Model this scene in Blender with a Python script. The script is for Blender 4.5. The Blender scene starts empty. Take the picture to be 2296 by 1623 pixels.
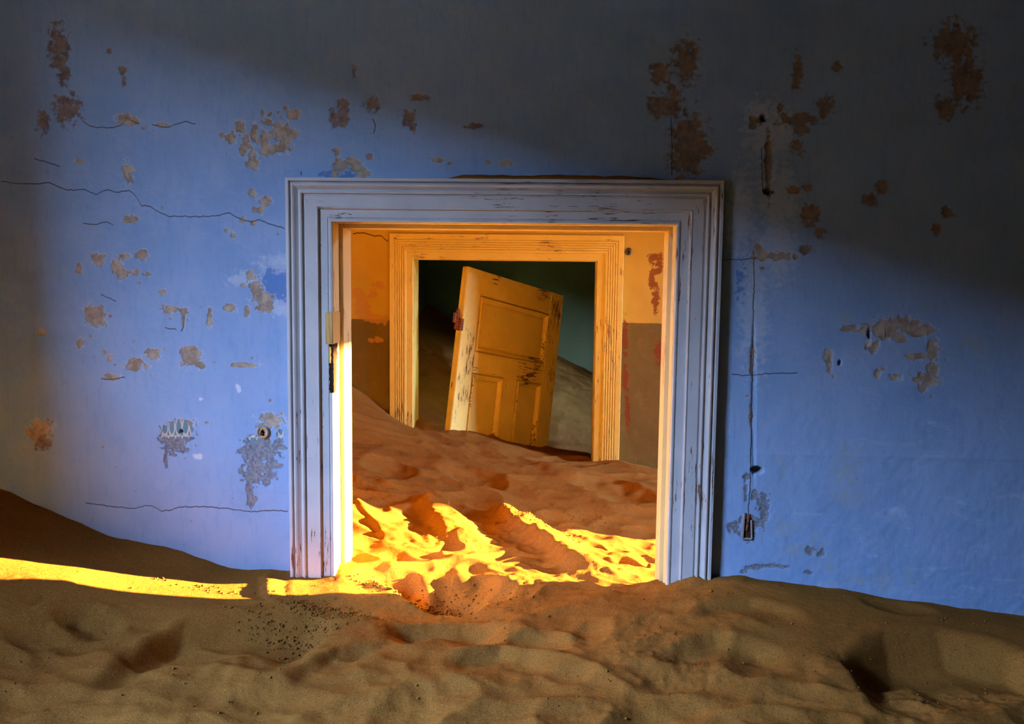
import bpy, bmesh, math
import numpy as np
from mathutils import Matrix, Vector

# ------------------------------------------------------------------ camera, light, exposure
CAMZ = 1.95                      # lens height above the buried floor
YAW, PITCH, ROLL, FPX = 0.04648, 0.10014, 0.01175, 2035.76
SUN_A, SUN_E = math.radians(19.5), math.radians(10.5)
SUN_STRENGTH, SKY_STRENGTH, EXPOSURE = 45.0, 68.0, 1.4

scene = bpy.context.scene
COL = scene.collection
vs = scene.view_settings
vs.view_transform = 'Standard'; vs.look = 'None'; vs.gamma = 1.0; vs.exposure = EXPOSURE
vs.use_curve_mapping = False
scene.cycles.use_denoising = True
scene.cycles.max_bounces = 8
scene.cycles.diffuse_bounces = 7
scene.cycles.adaptive_threshold = 0.05
scene.cycles.sample_clamp_indirect = 12.0
scene.cycles.caustics_reflective = False
scene.cycles.caustics_refractive = False

_cy, _sy, _cp, _sp = math.cos(YAW), math.sin(YAW), math.cos(PITCH), math.sin(PITCH)
_F = np.array([-_sy * _cp, _cy * _cp, -_sp]); _R0 = np.array([_cy, _sy, 0.0]); _U0 = np.cross(_R0, _F)
_R = _R0 * math.cos(ROLL) + _U0 * math.sin(ROLL)
_U = -_R0 * math.sin(ROLL) + _U0 * math.cos(ROLL)

def to_px(x, y, z):              # room coordinates (z relative to the lens) -> photo pixel
    d = x * _F[0] + y * _F[1] + z * _F[2]
    return (1148 + FPX * (x * _R[0] + y * _R[1] + z * _R[2]) / d,
            811.5 - FPX * (x * _U[0] + y * _U[1] + z * _U[2]) / d)

def ray(px, py):
    return _F + _R * ((px - 1148) / FPX) + _U * ((811.5 - py) / FPX)

def on_y(px, py, Y):             # where a pixel's ray meets a wall plane y = Y
    d = ray(px, py); return d * (Y / d[1])

def on_z(px, py, Z):             # where a pixel's ray meets a sand level z = Z
    d = ray(px, py); return d * (Z / d[2])

cd = bpy.data.cameras.new('camera'); cam = bpy.data.objects.new('camera', cd); COL.objects.link(cam)
cd.sensor_fit = 'HORIZONTAL'; cd.sensor_width = 36.0; cd.lens = FPX / 2296 * 36.0
cd.clip_start = 0.02; cd.clip_end = 500
cam.matrix_world = Matrix(((_R[0], _U[0], -_F[0], 0), (_R[1], _U[1], -_F[1], 0), (_R[2], _U[2], -_F[2], CAMZ), (0, 0, 0, 1)))
scene.camera = cam

world = bpy.data.worlds.new('desert_sky'); scene.world = world; world.use_nodes = True
wt = world.node_tree; wt.nodes.clear()
# clear deep blue morning sky, a little paler towards the horizon all round
tc = wt.nodes.new('ShaderNodeTexCoord'); sp = wt.nodes.new('ShaderNodeSeparateXYZ'); sky = wt.nodes.new('ShaderNodeValToRGB')
wt.links.new(tc.outputs['Generated'], sp.inputs[0]); wt.links.new(sp.outputs[2], sky.inputs[0])
sky.color_ramp.elements[0].position = 0.0; sky.color_ramp.elements[0].color = (0.44, 0.64, 1.0, 1)
sky.color_ramp.elements[1].position = 0.8; sky.color_ramp.elements[1].color = (0.24, 0.46, 1.0, 1)
wb = wt.nodes.new('ShaderNodeBackground'); wb.inputs['Strength'].default_value = SKY_STRENGTH
wo = wt.nodes.new('ShaderNodeOutputWorld')
wt.links.new(sky.outputs[0], wb.inputs[0]); wt.links.new(wb.outputs[0], wo.inputs[0])

sl = bpy.data.lights.new('sun_offscreen', 'SUN'); sun = bpy.data.objects.new('sun_offscreen', sl); COL.objects.link(sun)
sl.energy = SUN_STRENGTH; sl.color = (1.0, 0.65, 0.21); sl.angle = math.radians(0.53)
_sd = Vector((math.cos(SUN_A) * math.cos(SUN_E), math.sin(SUN_A) * math.cos(SUN_E), math.sin(SUN_E)))
sun.rotation_euler = _sd.to_track_quat('Z', 'Y').to_euler(); sun.location = (14, 8, 6)

def portal(name, center, normal, w, h):
    l = bpy.data.lights.new(name, 'AREA'); l.shape = 'RECTANGLE'; l.size = w; l.size_y = h
    l.cycles.is_portal = True
    o = bpy.data.objects.new(name, l); COL.objects.link(o)
    n = Vector(normal); z = -n; up = Vector((0, 0, 1)); x = up.cross(z).normalized()
    o.matrix_world = Matrix(((x[0], up[0], z[0], center[0]), (x[1], up[1], z[1], center[1]), (x[2], up[2], z[2], center[2] + CAMZ), (0, 0, 0, 1)))
    return o

# layout, metres; x right, y away from the camera, z relative to the lens
XW, XE = 1.9, 3.6                # west and east walls stand at x = -XW and x = XE
Y_WALL, Y_CASE, Y_BACK = 2.532, 2.5, 2.69
Y2_WALL, Y2_CASE, Y2_BACK = 4.90, 4.875, 5.065
Y3 = 7.5
ZF, ZC = -CAMZ, 1.35
WT = 0.25                        # outer wall thickness
WIN_BLUE = (-0.15, 0.86, -0.04, 0.95)      # window in the left wall of the near room: y0 y1 z0 z1
WIN_SUN = (3.72, 4.77, -0.50, 0.64)       # window at the right end of the passage
WIN_FAR = (5.85, 6.42, -0.28, 0.32)       # window in the left wall of the far room
portal('window_left_offscreen', (-XW - WT, sum(WIN_BLUE[:2]) / 2, sum(WIN_BLUE[2:]) / 2), (1, 0, 0), WIN_BLUE[1] - WIN_BLUE[0], WIN_BLUE[3] - WIN_BLUE[2])
portal('window_passage_right_offscreen', (XE + WT, sum(WIN_SUN[:2]) / 2, sum(WIN_SUN[2:]) / 2), (-1, 0, 0), WIN_SUN[1] - WIN_SUN[0], WIN_SUN[3] - WIN_SUN[2])
XL3 = on_y(957, 690, Y3)[0]      # left wall of the far room

# ------------------------------------------------------------------ helpers
def ss(a, b, x):
    t = np.clip((x - a) / (b - a), 0, 1); return t * t * (3 - 2 * t)

_rng = np.random.RandomState(7)
_PERM = _rng.permutation(256); _PERM = np.concatenate([_PERM, _PERM, _PERM])
_ANG = _rng.rand(256) * 2 * np.pi; _GX, _GY = np.cos(_ANG), np.sin(_ANG)

def noise(x, y, seed=0):         # gradient noise, about -0.7 .. 0.7
    x = np.asarray(x, float) + seed * 17.31; y = np.asarray(y, float) + seed * 9.17
    xi = np.floor(x).astype(int); yi = np.floor(y).astype(int); xf = x - xi; yf = y - yi
    u = xf * xf * xf * (xf * (xf * 6 - 15) + 10); v = yf * yf * yf * (yf * (yf * 6 - 15) + 10)
    def g(ix, iy, fx, fy):
        h = _PERM[_PERM[ix & 255] + (iy & 255)]; return _GX[h] * fx + _GY[h] * fy
    a = g(xi, yi, xf, yf); b = g(xi + 1, yi, xf - 1, yf); c = g(xi, yi + 1, xf, yf - 1); d = g(xi + 1, yi + 1, xf - 1, yf - 1)
    return (a + u * (b - a)) * (1 - v) + (c + u * (d - c)) * v

def fbm(x, y, oct=4, seed=0):
    s, a = 0, 1.0
    for k in range(oct):
        s = s + a * noise(x * 2 ** k, y * 2 ** k, seed + k); a *= 0.5
    return s

class G:                         # tiny node-graph helper
    def __init__(self, name, rough=0.9):
        self.m = bpy.data.materials.new(name); self.m.use_nodes = True
        self.t = self.m.node_tree; self.t.nodes.clear()
        self.out = self.t.nodes.new('ShaderNodeOutputMaterial'); self.b = self.t.nodes.new('ShaderNodeBsdfPrincipled')
        self.t.links.new(self.b.outputs[0], self.out.inputs[0])
        self.b.inputs['Roughness'].default_value = rough
        self.b.inputs['Specular IOR Level'].default_value = 0.08
        self.co = self.t.nodes.new('ShaderNodeTexCoord').outputs['Object']
    def n(self, typ, **kw):
        nd = self.t.nodes.new(typ)
        for k, v in kw.items(): setattr(nd, k, v)
        return nd
    def put(self, sock, v):
        if isinstance(v, bpy.types.NodeSocket): self.t.links.new(v, sock)
        elif v is not None:
            if isinstance(v, (tuple, list)) and len(v) == 3 and sock.type == 'RGBA': v = (*v, 1)
            sock.default_value = v
    def noise(self, scale, detail=4, rough=0.55, vec=None, dist=0.0):
        nd = self.n('ShaderNodeTexNoise'); self.put(nd.inputs['Vector'], vec or self.co)
        nd.inputs['Scale'].default_value = scale; nd.inputs['Detail'].default_value = detail
        nd.inputs['Roughness'].default_value = rough; nd.inputs['Distortion'].default_value = dist
        return nd.outputs['Fac']
    def map(self, scale, loc=(0, 0, 0), rot=(0, 0, 0)):
        nd = self.n('ShaderNodeMapping'); self.put(nd.inputs['Vector'], self.co)
        nd.inputs['Scale'].default_value = scale; nd.inputs['Location'].default_value = loc; nd.inputs['Rotation'].default_value = rot
        return nd.outputs[0]
    def math(self, op, a, b=None, c=None):
        nd = self.n('ShaderNodeMath', operation=op)
        for i, v in enumerate((a, b, c)):
            if v is not None: self.put(nd.inputs[i], v)
        return nd.outputs[0]
    def step(self, x, a, b, o0=0.0, o1=1.0):
        nd = self.n('ShaderNodeMapRange', interpolation_type='SMOOTHSTEP')
        for i, v in enumerate((x, a, b, o0, o1)): self.put(nd.inputs[i], v)
        return nd.outputs[0]
    def mix(self, f, a, b, blend='MIX'):
        nd = self.n('ShaderNodeMix', data_type='RGBA', blend_type=blend)
        self.put(nd.inputs[0], f); self.put(nd.inputs[6], a); self.put(nd.inputs[7], b)
        return nd.outputs[2]
    def attr(self, name):
        nd = self.n('ShaderNodeAttribute', attribute_name=name); return nd.outputs['Fac']
    def bump(self, h, strength=0.5, dist=0.002, normal=None):
        nd = self.n('ShaderNodeBump'); nd.inputs['Strength'].default_value = strength; nd.inputs['Distance'].default_value = dist
        self.put(nd.inputs['Height'], h)
        if normal is not None: self.put(nd.inputs['Normal'], normal)
        return nd.outputs[0]
    def done(self, color, normal=None, rough=None):
        self.put(self.b.inputs['Base Color'], color)
        if normal is not None: self.put(self.b.inputs['Normal'], normal)
        if rough is not None: self.put(self.b.inputs['Roughness'], rough)
        return self.m

def link(name, me, mat=None, parent=None, **props):
    o = bpy.data.objects.new(name, me); COL.objects.link(o)
    if mat is not None and me is not None: me.materials.append(mat)
    if parent is not None: o.parent = parent
    for k, v in props.items(): o[k] = v
    return o

def mesh_from(name, verts, faces, smooth=False):
    me = bpy.data.meshes.new(name)
    v = np.asarray(verts, float).copy(); v[:, 2] += CAMZ
    me.from_pydata(v.tolist(), [], [list(map(int, f)) for f in faces]); me.update()
    if smooth: me.polygons.foreach_set('use_smooth', [True] * len(me.polygons))
    return me

class MB:                        # collects boxes and strips for ONE part
    def __init__(s): s.v, s.f = [], []
    def add(s, v, f):
        o = len(s.v); s.v += [tuple(p) for p in v]; s.f += [[i + o for i in q] for q in f]
    def box(s, x0, x1, y0, y1, z0, z1):
        s.add([(x0, y0, z0), (x1, y0, z0), (x1, y1, z0), (x0, y1, z0), (x0, y0, z1), (x1, y0, z1), (x1, y1, z1), (x0, y1, z1)],
              [(0, 3, 2, 1), (4, 5, 6, 7), (0, 1, 5, 4), (1, 2, 6, 5), (2, 3, 7, 6), (3, 0, 4, 7)])
    def build(s, name, mat, parent=None, smooth=False, bevel=0, **props):
        me = mesh_from(name, s.v, s.f, smooth)
        if bevel:
            bm = bmesh.new(); bm.from_mesh(me)
            bmesh.ops.bevel(bm, geom=bm.edges[:], offset=bevel, segments=2, affect='EDGES', clamp_overlap=True)
            bm.to_mesh(me); bm.free()
        return link(name, me, mat, parent, **props)

def grid_mesh(name, P, hole=None):
    """P: (rows, cols, 3) array in room coordinates; hole: boolean (rows-1, cols-1) of quads left out"""
    r, c, _ = P.shape
    idx = np.arange(r * c).reshape(r, c)
    q = np.stack([idx[:-1, :-1], idx[:-1, 1:], idx[1:, 1:], idx[1:, :-1]], -1)
    q = q[~hole] if hole is not None else q.reshape(-1, 4)
    me = bpy.data.meshes.new(name)
    v = P.reshape(-1, 3).copy(); v[:, 2] += CAMZ
    me.vertices.add(len(v)); me.vertices.foreach_set('co', v.astype(np.float32).ravel())
    n = len(q); me.loops.add(n * 4); me.loops.foreach_set('vertex_index', q.astype(np.int32).ravel())
    me.polygons.add(n); me.polygons.foreach_set('loop_start', np.arange(0, n * 4, 4, dtype=np.int32))
    me.polygons.foreach_set('loop_total', np.full(n, 4, dtype=np.int32))
    me.update(calc_edges=True); me.validate()
    me.polygons.foreach_set('use_smooth', np.ones(n, dtype=bool))
    return me

def put_attr(me, name, arr):
    a = me.attributes.new(name, 'FLOAT', 'POINT'); a.data.foreach_set('value', np.asarray(arr, np.float32).ravel())

# ------------------------------------------------------------------ materials
def mat_sand():
    g = G('desert_sand', 1.0); g.b.inputs['Specular IOR Level'].default_value = 0.0
    big = g.noise(3.0, 5); fine = g.noise(900, 2, 0.7); med = g.noise(45, 6, 0.65)
    grain = g.noise(330, 4, 0.75)
    c = g.mix(g.step(big, 0.35, 0.65), (0.238, 0.094, 0.019), (0.295, 0.122, 0.024))
    c = g.mix(g.step(grain, 0.52, 0.68), c, (0.41, 0.185, 0.042))
    c = g.mix(g.step(grain, 0.46, 0.32), c, (0.105, 0.036, 0.008))
    c = g.mix(g.step(fine, 0.62, 0.72, 0, 0.7), c, (0.46, 0.25, 0.08))
    c = g.mix(g.step(fine, 0.38, 0.28, 0, 0.7), c, (0.10, 0.04, 0.012))
    c = g.mix(g.step(med, 0.60, 0.74, 0, 0.4), c, (0.175, 0.066, 0.015))
    n = g.bump(med, 0.5, 0.007); n = g.bump(grain, 0.45, 0.003, n); n = g.bump(fine, 0.4, 0.0012, n)
    return g.done(c, n)
M_SAND = mat_sand()

def mat_blue_wall():
    g = G('blue_limewash', 0.85)
    big = g.noise(1.6, 5); med = g.noise(9, 6, 0.6); fine = g.noise(140, 5, 0.7); tiny = g.noise(480, 3, 0.7)
    strokes = g.noise(1.0, 4, 0.6, g.map((95, 1, 16)))
    swirl = g.noise(5.0, 6, 0.7, g.map((1, 1, 2.6), rot=(0, 0.5, 0)), 1.2)
    c = g.mix(g.step(big, 0.36, 0.64), (0.220, 0.340, 0.540), (0.270, 0.390, 0.580))
    c = g.mix(g.step(med, 0.38, 0.66, 0, 0.35), c, (0.34, 0.42, 0.60))
    c = g.mix(g.step(strokes, 0.5, 0.75, 0, 0.30), c, (0.16, 0.27, 0.52))
    c = g.mix(g.math('MULTIPLY', g.step(swirl, 0.55, 0.75), g.math('ADD', g.math('MULTIPLY', g.attr('smear'), 0.6), 0.05)), c, (0.50, 0.58, 0.74))
    c = g.mix(g.step(tiny, 0.70, 0.78, 0, 0.6), c, (0.60, 0.62, 0.66))
    rag = g.math('MULTIPLY', g.math('SUBTRACT', g.noise(48, 9, 0.72), 0.5), 2.4)
    def mask(name, w=0.10, k=1.0):
        return g.step(g.math('ADD', g.attr(name), g.math('MULTIPLY', rag, k)), -w, w)
    deep = mask('deep', 0.05, 0.4); c = g.mix(deep, c, (0.115, 0.225, 0.47))
    pale = g.math('MULTIPLY', mask('pale', 0.5), 0.6); c = g.mix(pale, c, (0.50, 0.55, 0.64))
    yel = g.math('MULTIPLY', g.math('MULTIPLY', mask('yellow', 0.6, 1.2), g.step(fine, 0.42, 0.6)), 0.62); c = g.mix(yel, c, (0.36, 0.37, 0.27))
    halo = g.step(g.math('ADD', g.attr('peel'), rag), -0.45, -0.1, 0, 0.45); c = g.mix(halo, c, (0.52, 0.55, 0.62))
    peel = mask('peel')
    tan = g.mix(g.step(g.noise(38, 5, 0.65), 0.35, 0.65), (0.275, 0.205, 0.150), (0.46, 0.365, 0.275))
    c = g.mix(peel, c, tan)
    und = mask('grey'); gry = g.mix(g.step(g.noise(120, 4), 0.35, 0.65), (0.150, 0.160, 0.185), (0.255, 0.262, 0.285))
    c = g.mix(und, c, gry)
    bare = mask('brown', 0.3); c = g.mix(g.math('MULTIPLY', bare, 0.85), c, g.mix(g.step(g.noise(30, 6, 0.7), 0.3, 0.7), (0.125, 0.070, 0.035), (0.32, 0.20, 0.11)))
    sten = mask('stencil', 0.12, 0.25); c = g.mix(g.math('MULTIPLY', sten, und), c, (0.52, 0.50, 0.44))
    teal = mask('teal', 0.12, 0.3); c = g.mix(teal, c, (0.14, 0.245, 0.285))
    wh = g.math('MULTIPLY', mask('white', 0.5, 1.6), 0.65); c = g.mix(wh, c, (0.75, 0.74, 0.72))
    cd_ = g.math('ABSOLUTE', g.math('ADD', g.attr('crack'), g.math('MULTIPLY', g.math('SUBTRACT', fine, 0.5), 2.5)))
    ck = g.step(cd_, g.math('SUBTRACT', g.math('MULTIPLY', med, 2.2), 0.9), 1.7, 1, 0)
    c = g.mix(g.math('MULTIPLY', ck, 0.88), c, (0.060, 0.048, 0.044))  # worn crack lines, the groove's shade painted into their dark colour
    hole = g.step(g.attr('hole'), 0.0, 0.4); c = g.mix(hole, c, (0.20, 0.15, 0.11))
    spk = g.step(g.noise(70, 3, 0.75), 0.71, 0.735); c = g.mix(g.math('MULTIPLY', spk, 0.6), c, (0.20, 0.17, 0.16))
    h = g.math('SUBTRACT', g.math('MULTIPLY', fine, 0.5), g.math('MULTIPLY', g.math('MAXIMUM', g.math('MAXIMUM', peel, und), ck), 1.2))
    n = g.bump(g.noise(26, 5, 0.6), 0.35, 0.006)
    n = g.bump(h, 0.55, 0.0022, n); n = g.bump(tiny, 0.25, 0.001, n)
    return g.done(c, n)
M_BLUE = mat_blue_wall()

def mat_ochre_wall(z_line):
    g = G('ochre_and_dado_plaster', 0.9)
    sep = g.n('ShaderNodeSeparateXYZ'); g.put(sep.inputs[0], g.co); z = sep.outputs[2]
    big = g.noise(2.2, 5); med = g.noise(14, 6, 0.65); fine = g.noise(120, 5, 0.7)
    up = g.mix(g.step(big, 0.35, 0.65), (0.54, 0.36, 0.072), (0.62, 0.42, 0.088)); up = g.mix(g.step(med, 0.5, 0.75, 0, 0.5), up, (0.62, 0.38, 0.09))
    lo = g.mix(g.step(big, 0.35, 0.65), (0.165, 0.115, 0.040), (0.21, 0.145, 0.048)); lo = g.mix(g.step(med, 0.5, 0.7, 0, 0.4), lo, (0.27, 0.165, 0.06))
    zz = g.math('ADD', z, g.math('MULTIPLY', g.math('SUBTRACT', fine, 0.5), 0.012))
    c = g.mix(g.step(zz, z_line - 0.003, z_line + 0.003), lo, up)
    rag = g.math('MULTIPLY', g.math('SUBTRACT', fine, 0.5), 1.6)
    pk = g.step(g.math('ADD', g.attr('peel'), rag), -0.15, 0.15); c = g.mix(g.math('MULTIPLY', pk, 0.8), c, (0.52, 0.27, 0.10))
    rd = g.step(g.math('ADD', g.attr('red'), g.math('MULTIPLY', rag, 1.4)), -0.1, 0.2); c = g.mix(g.math('MULTIPLY', rd, 0.85), c, (0.22, 0.045, 0.02))
    ck = g.step(g.math('ABSOLUTE', g.attr('crack')), 0.5, 1.8, 1, 0); c = g.mix(ck, c, (0.10, 0.045, 0.02))
    n = g.bump(med, 0.3, 0.006); n = g.bump(fine, 0.4, 0.002, n)
    return g.done(c, n)

def mat_plain_plaster(name, a, b):
    g = G(name, 0.92); big = g.noise(1.7, 6, 0.65); fine = g.noise(60, 5)
    c = g.mix(g.step(big, 0.35, 0.65), a, b); c = g.mix(g.step(g.noise(7, 6, 0.7), 0.6, 0.75, 0, 0.5), c, tuple(min(1, 1.5 * k) for k in b))
    return g.done(c, g.bump(fine, 0.4, 0.003))
M_INNER = mat_plain_plaster('soot_brown_inner_plaster', (0.085, 0.062, 0.045), (0.12, 0.09, 0.065))
M_LIME = mat_plain_plaster('cream_limewash', (0.50, 0.40, 0.27), (0.58, 0.47, 0.32))
M_PALE = mat_plain_plaster('pale_ceiling_limewash', (0.74, 0.62, 0.34), (0.80, 0.68, 0.38))
M_OCHRE_PLAIN = mat_plain_plaster('ochre_plaster', (0.62, 0.42, 0.11), (0.70, 0.48, 0.14))
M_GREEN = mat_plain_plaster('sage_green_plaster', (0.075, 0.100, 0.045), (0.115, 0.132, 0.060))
M_CEIL = mat_plain_plaster('ceiling_boards_paint', (0.10, 0.075, 0.052), (0.14, 0.105, 0.075))
M_DARK = mat_plain_plaster('sky_blocker_dark_boards', (0.024, 0.014, 0.009), (0.034, 0.020, 0.013))  # kept dark for the added barrack that blocks the sky

def mat_paint(name, a, b, wood=(0.10, 0.045, 0.022), chip=0.62, axis='z', seed=0.0, worn=0.0):
    """old paint over wood, chipped in streaks along the grain"""
    g = G(name, 0.6); g.b.inputs['Specular IOR Level'].default_value = 0.35
    sc = {'z': (130, 130, 11), 'x': (11, 130, 130)}[axis]
    loc = (seed, seed * 1.7, seed * 0.6)
    streak = g.noise(1.0, 7, 0.72, g.map(sc, loc)); patch = g.noise(4.0, 4, 0.6, g.map((1, 1, 1), loc)); fine = g.noise(300, 3, 0.6)
    fleck = g.noise(90, 4, 0.7, g.map((1, 1, 1), loc))
    c = g.mix(g.step(g.noise(6, 5, 0.6), 0.35, 0.65), a, b)
    c = g.mix(g.step(fine, 0.6, 0.8, 0, 0.3), c, tuple(k * 0.72 for k in a))
    lim = g.math('SUBTRACT', chip, g.math('MULTIPLY', g.step(patch, 0.42, 0.68), 0.12 + worn))
    m = g.step(streak, lim, g.math('ADD', lim, 0.02))
    m2 = g.step(fleck, 0.70, 0.715); m = g.math('MAXIMUM', m, m2)
    c = g.mix(m, c, g.mix(g.step(fine, 0.4, 0.6), wood, tuple(1.9 * k for k in wood)))
    n = g.bump(g.noise(1.0, 5, 0.6, g.map(tuple(4 * k for k in sc), loc)), 0.22, 0.001)
    n = g.bump(m, 0.5, -0.0012, n)
    return g.done(c, n, g.step(m, 0, 1, 0.55, 0.9))
PA, PB = (0.44, 0.435, 0.43), (0.51, 0.50, 0.49)
M_WHITE_V = mat_paint('chipped_white_paint_upright', PA, PB, chip=0.67, axis='z', seed=1.3)
M_WHITE_H = mat_paint('chipped_white_paint_level', PA, PB, chip=0.665, axis='x', seed=2.1)
M_LINING_V = mat_paint('yellowed_lining_paint_upright', (0.62, 0.49, 0.24), (0.68, 0.55, 0.28), wood=(0.20, 0.07, 0.025), chip=0.66, axis='z', seed=9.3)
M_LINING_H = mat_paint('yellowed_lining_paint_level', (0.62, 0.49, 0.24), (0.68, 0.55, 0.28), wood=(0.20, 0.07, 0.025), chip=0.64, axis='x', seed=5.3)
M_CREAM_V = mat_paint('chipped_cream_paint_upright', (0.74, 0.55, 0.14), (0.80, 0.61, 0.17), wood=(0.16, 0.055, 0.018), chip=0.665, axis='z', seed=4.4)
M_CREAM_H = mat_paint('chipped_cream_paint_level', (0.74, 0.55, 0.14), (0.80, 0.61, 0.17), wood=(0.16, 0.055, 0.018), chip=0.665, axis='x', seed=3.2)
M_DOOR_V = mat_paint('worn_door_paint_upright', (0.76, 0.56, 0.14), (0.84, 0.63, 0.165), wood=(0.11, 0.045, 0.018), chip=0.66, axis='z', seed=6.1, worn=0.05)
M_DOOR_H = mat_paint('worn_door_paint_level', (0.76, 0.56, 0.14), (0.84, 0.63, 0.165), wood=(0.11, 0.045, 0.018), chip=0.66, axis='x', seed=7.7, worn=0.05)
M_DOOR_P = mat_paint('faded_door_panel_paint', (0.74, 0.54, 0.135), (0.80, 0.60, 0.155), wood=(0.15, 0.055, 0.02), chip=0.71, axis='z', seed=8.3)

def mat_wood(name, a, b):
    g = G(name, 0.85); s = g.noise(1.0, 6, 0.7, g.map((140, 140, 9)))
    return g.done(g.mix(g.step(s, 0.35, 0.65), a, b), g.bump(s, 0.5, 0.002))
M_WOOD = mat_wood('bare_pale_wood', (0.46, 0.27, 0.085), (0.66, 0.43, 0.16))
M_DARKWOOD = mat_wood('dark_split_wood', (0.022, 0.012, 0.008), (0.075, 0.035, 0.018))
M_GREYWOOD = mat_wood('weathered_grey_wood', (0.20, 0.15, 0.15), (0.42, 0.36, 0.36))

def mat_rust():
    g = G('rusted_iron', 0.8); s = g.noise(140, 5, 0.7)
    return g.done(g.mix(g.step(s, 0.35, 0.65), (0.075, 0.022, 0.012), (0.36, 0.12, 0.06)), g.bump(s, 0.6, 0.002))
M_RUST = mat_rust()
def mat_iron():
    g = G('dull_iron', 0.55); s = g.noise(90, 5, 0.7); g.b.inputs['Metallic'].default_value = 0.5
    return g.done(g.mix(g.step(s, 0.35, 0.65), (0.09, 0.07, 0.05), (0.22, 0.17, 0.12)), g.bump(s, 0.4, 0.001))
M_IRON = mat_iron()

# ------------------------------------------------------------------ the sand: one heightfield through three rooms
CP = []
for p in [(0, 1100), (76, 1130), (130, 1150), (200, 1185), (260, 1205), (330, 1218), (400, 1235), (460, 1255), (540, 1277), (600, 1277), (645, 1283),
          (1610, 1292), (1750, 1303), (1960, 1335), (2221, 1372), (2296, 1382)]:
    CP.append(on_y(*p, Y_WALL))                                         # where the sand meets the blue wall
for p in [(650, 1297), (745, 1300), (1490, 1325), (1593, 1308)]: CP.append(on_y(*p, Y_CASE))
_sn = np.array([-math.sin(SUN_A), math.cos(SUN_A), 0])
def on_sun(px, py, P):           # pixel ray against the upright plane of sunlight grazing a door jamb
    d = ray(px, py); return d * (np.dot(P, _sn) / np.dot(d, _sn))
JL, JR, JF = np.array([-.6212, 2.517, 0]), np.array([.328, 2.718, 0]), np.array([.42, 3.55, 0])
for p in [(700, 1303), (600, 1305), (500, 1309), (400, 1303), (300, 1290), (200, 1277), (76, 1263)]: CP.append(on_sun(*p, JL))
for p in [(740, 1331), (640, 1336), (540, 1341), (450, 1338), (300, 1325), (200, 1313), (76, 1297), (1467, 1313), (1300, 1315), (1170, 1315)]: CP.append(on_sun(*p, JR))
for p in [(795, 1135), (960, 1163), (1130, 1175), (1300, 1198), (1467, 1222)]: CP.append(on_sun(*p, JF))
for p in [(793, 870), (870, 925), (935, 965), (1330, 1040), (1390, 1037), (1475, 1053)]: CP.append(on_y(*p, Y2_CASE))
CP += [np.array(p) for p in [
    (-.609, 2.69, -.885), (-.477, 2.437, -.915), (-.9, 3.2, -.80), (-1.1, 4.0, -.72), (-.5, 4.0, -.90), (.1, 4.0, -1.0), (.6, 4.0, -1.06), (.62, 3.0, -1.01),
    (-1.06, 7.5, -.27), (-.865, 7.5, -.404), (.046, 7.5, -.705), (.325, 7.5, -.83), (1.6, 7.5, -1.25), (-1.0, 6.2, -.55), (-.56, 4.9, -.87), (-.03, 5.66, -1.098),
    (-.30, 5.3, -1.0), (.22, 5.15, -1.07), (.8, 6.3, -1.12), (1.7, 6.0, -1.35),
    (-.4, 2.2, -.92), (.2, 2.25, -.912), (.8, 2.25, -.925), (1.3, 2.2, -.965), (-1.2, 1.95, -.85), (-.6, 1.95, -.915), (0, 1.95, -.93), (.6, 1.95, -.945), (1.15, 1.95, -.985),
    (-1.2, 1.5, -.90), (0, 1.5, -.96), (1, 1.5, -1.0), (-1.8, .5, -.92), (0, .5, -1.0), (1.8, .5, -1.05), (-1.8, -1.5, -.95), (0, -1.5, -1.0), (1.8, -1.5, -1.05),
    (-1.9, 2.53, -.56), (-1.9, 3.5, -.55), (-1.9, 4.8, -.5), (1.9, 2.53, -1.0), (1.9, 3.4, -1.06), (1.9, 4.8, -1.15), (3.6, 2.5, -1.05), (3.6, 3.4, -1.1), (3.6, 4.8, -1.2), (3.6, .5, -1.1), (3.6, -1.5, -1.1), (3.6, 7.5, -1.35), (-1.9, 1.6, -.80)]]
CP = np.array(CP)

def tps_fit(P, lam=2e-3):
    n = len(P); d = np.hypot(P[:, None, 0] - P[None, :, 0], P[:, None, 1] - P[None, :, 1])
    K = np.where(d > 0, d * d * np.log(np.maximum(d, 1e-9)), 0) + lam * np.eye(n)
    A = np.zeros((n + 3, n + 3)); A[:n, :n] = K; A[:n, n] = 1; A[:n, n + 1:] = P[:, :2]; A[n:, :n] = A[:n, n:].T
    return np.linalg.solve(A, np.concatenate([P[:, 2], np.zeros(3)]))
_W = tps_fit(CP)
def base_h(X, Y):
    H = _W[-3] + _W[-2] * X + _W[-1] * Y
    for k in range(len(CP)):
        d2 = (X - CP[k, 0]) ** 2 + (Y - CP[k, 1]) ** 2
        H = H + _W[k] * 0.5 * d2 * np.log(np.maximum(d2, 1e-18))
    return H

def ell(X, Y, cx, cy, rx, ry, ang=0.0):
    c, s = math.cos(ang), math.sin(ang); dx, dy = X - cx, Y - cy
    return np.sqrt(((dx * c + dy * s) / rx) ** 2 + ((-dx * s + dy * c) / ry) ** 2)

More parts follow.
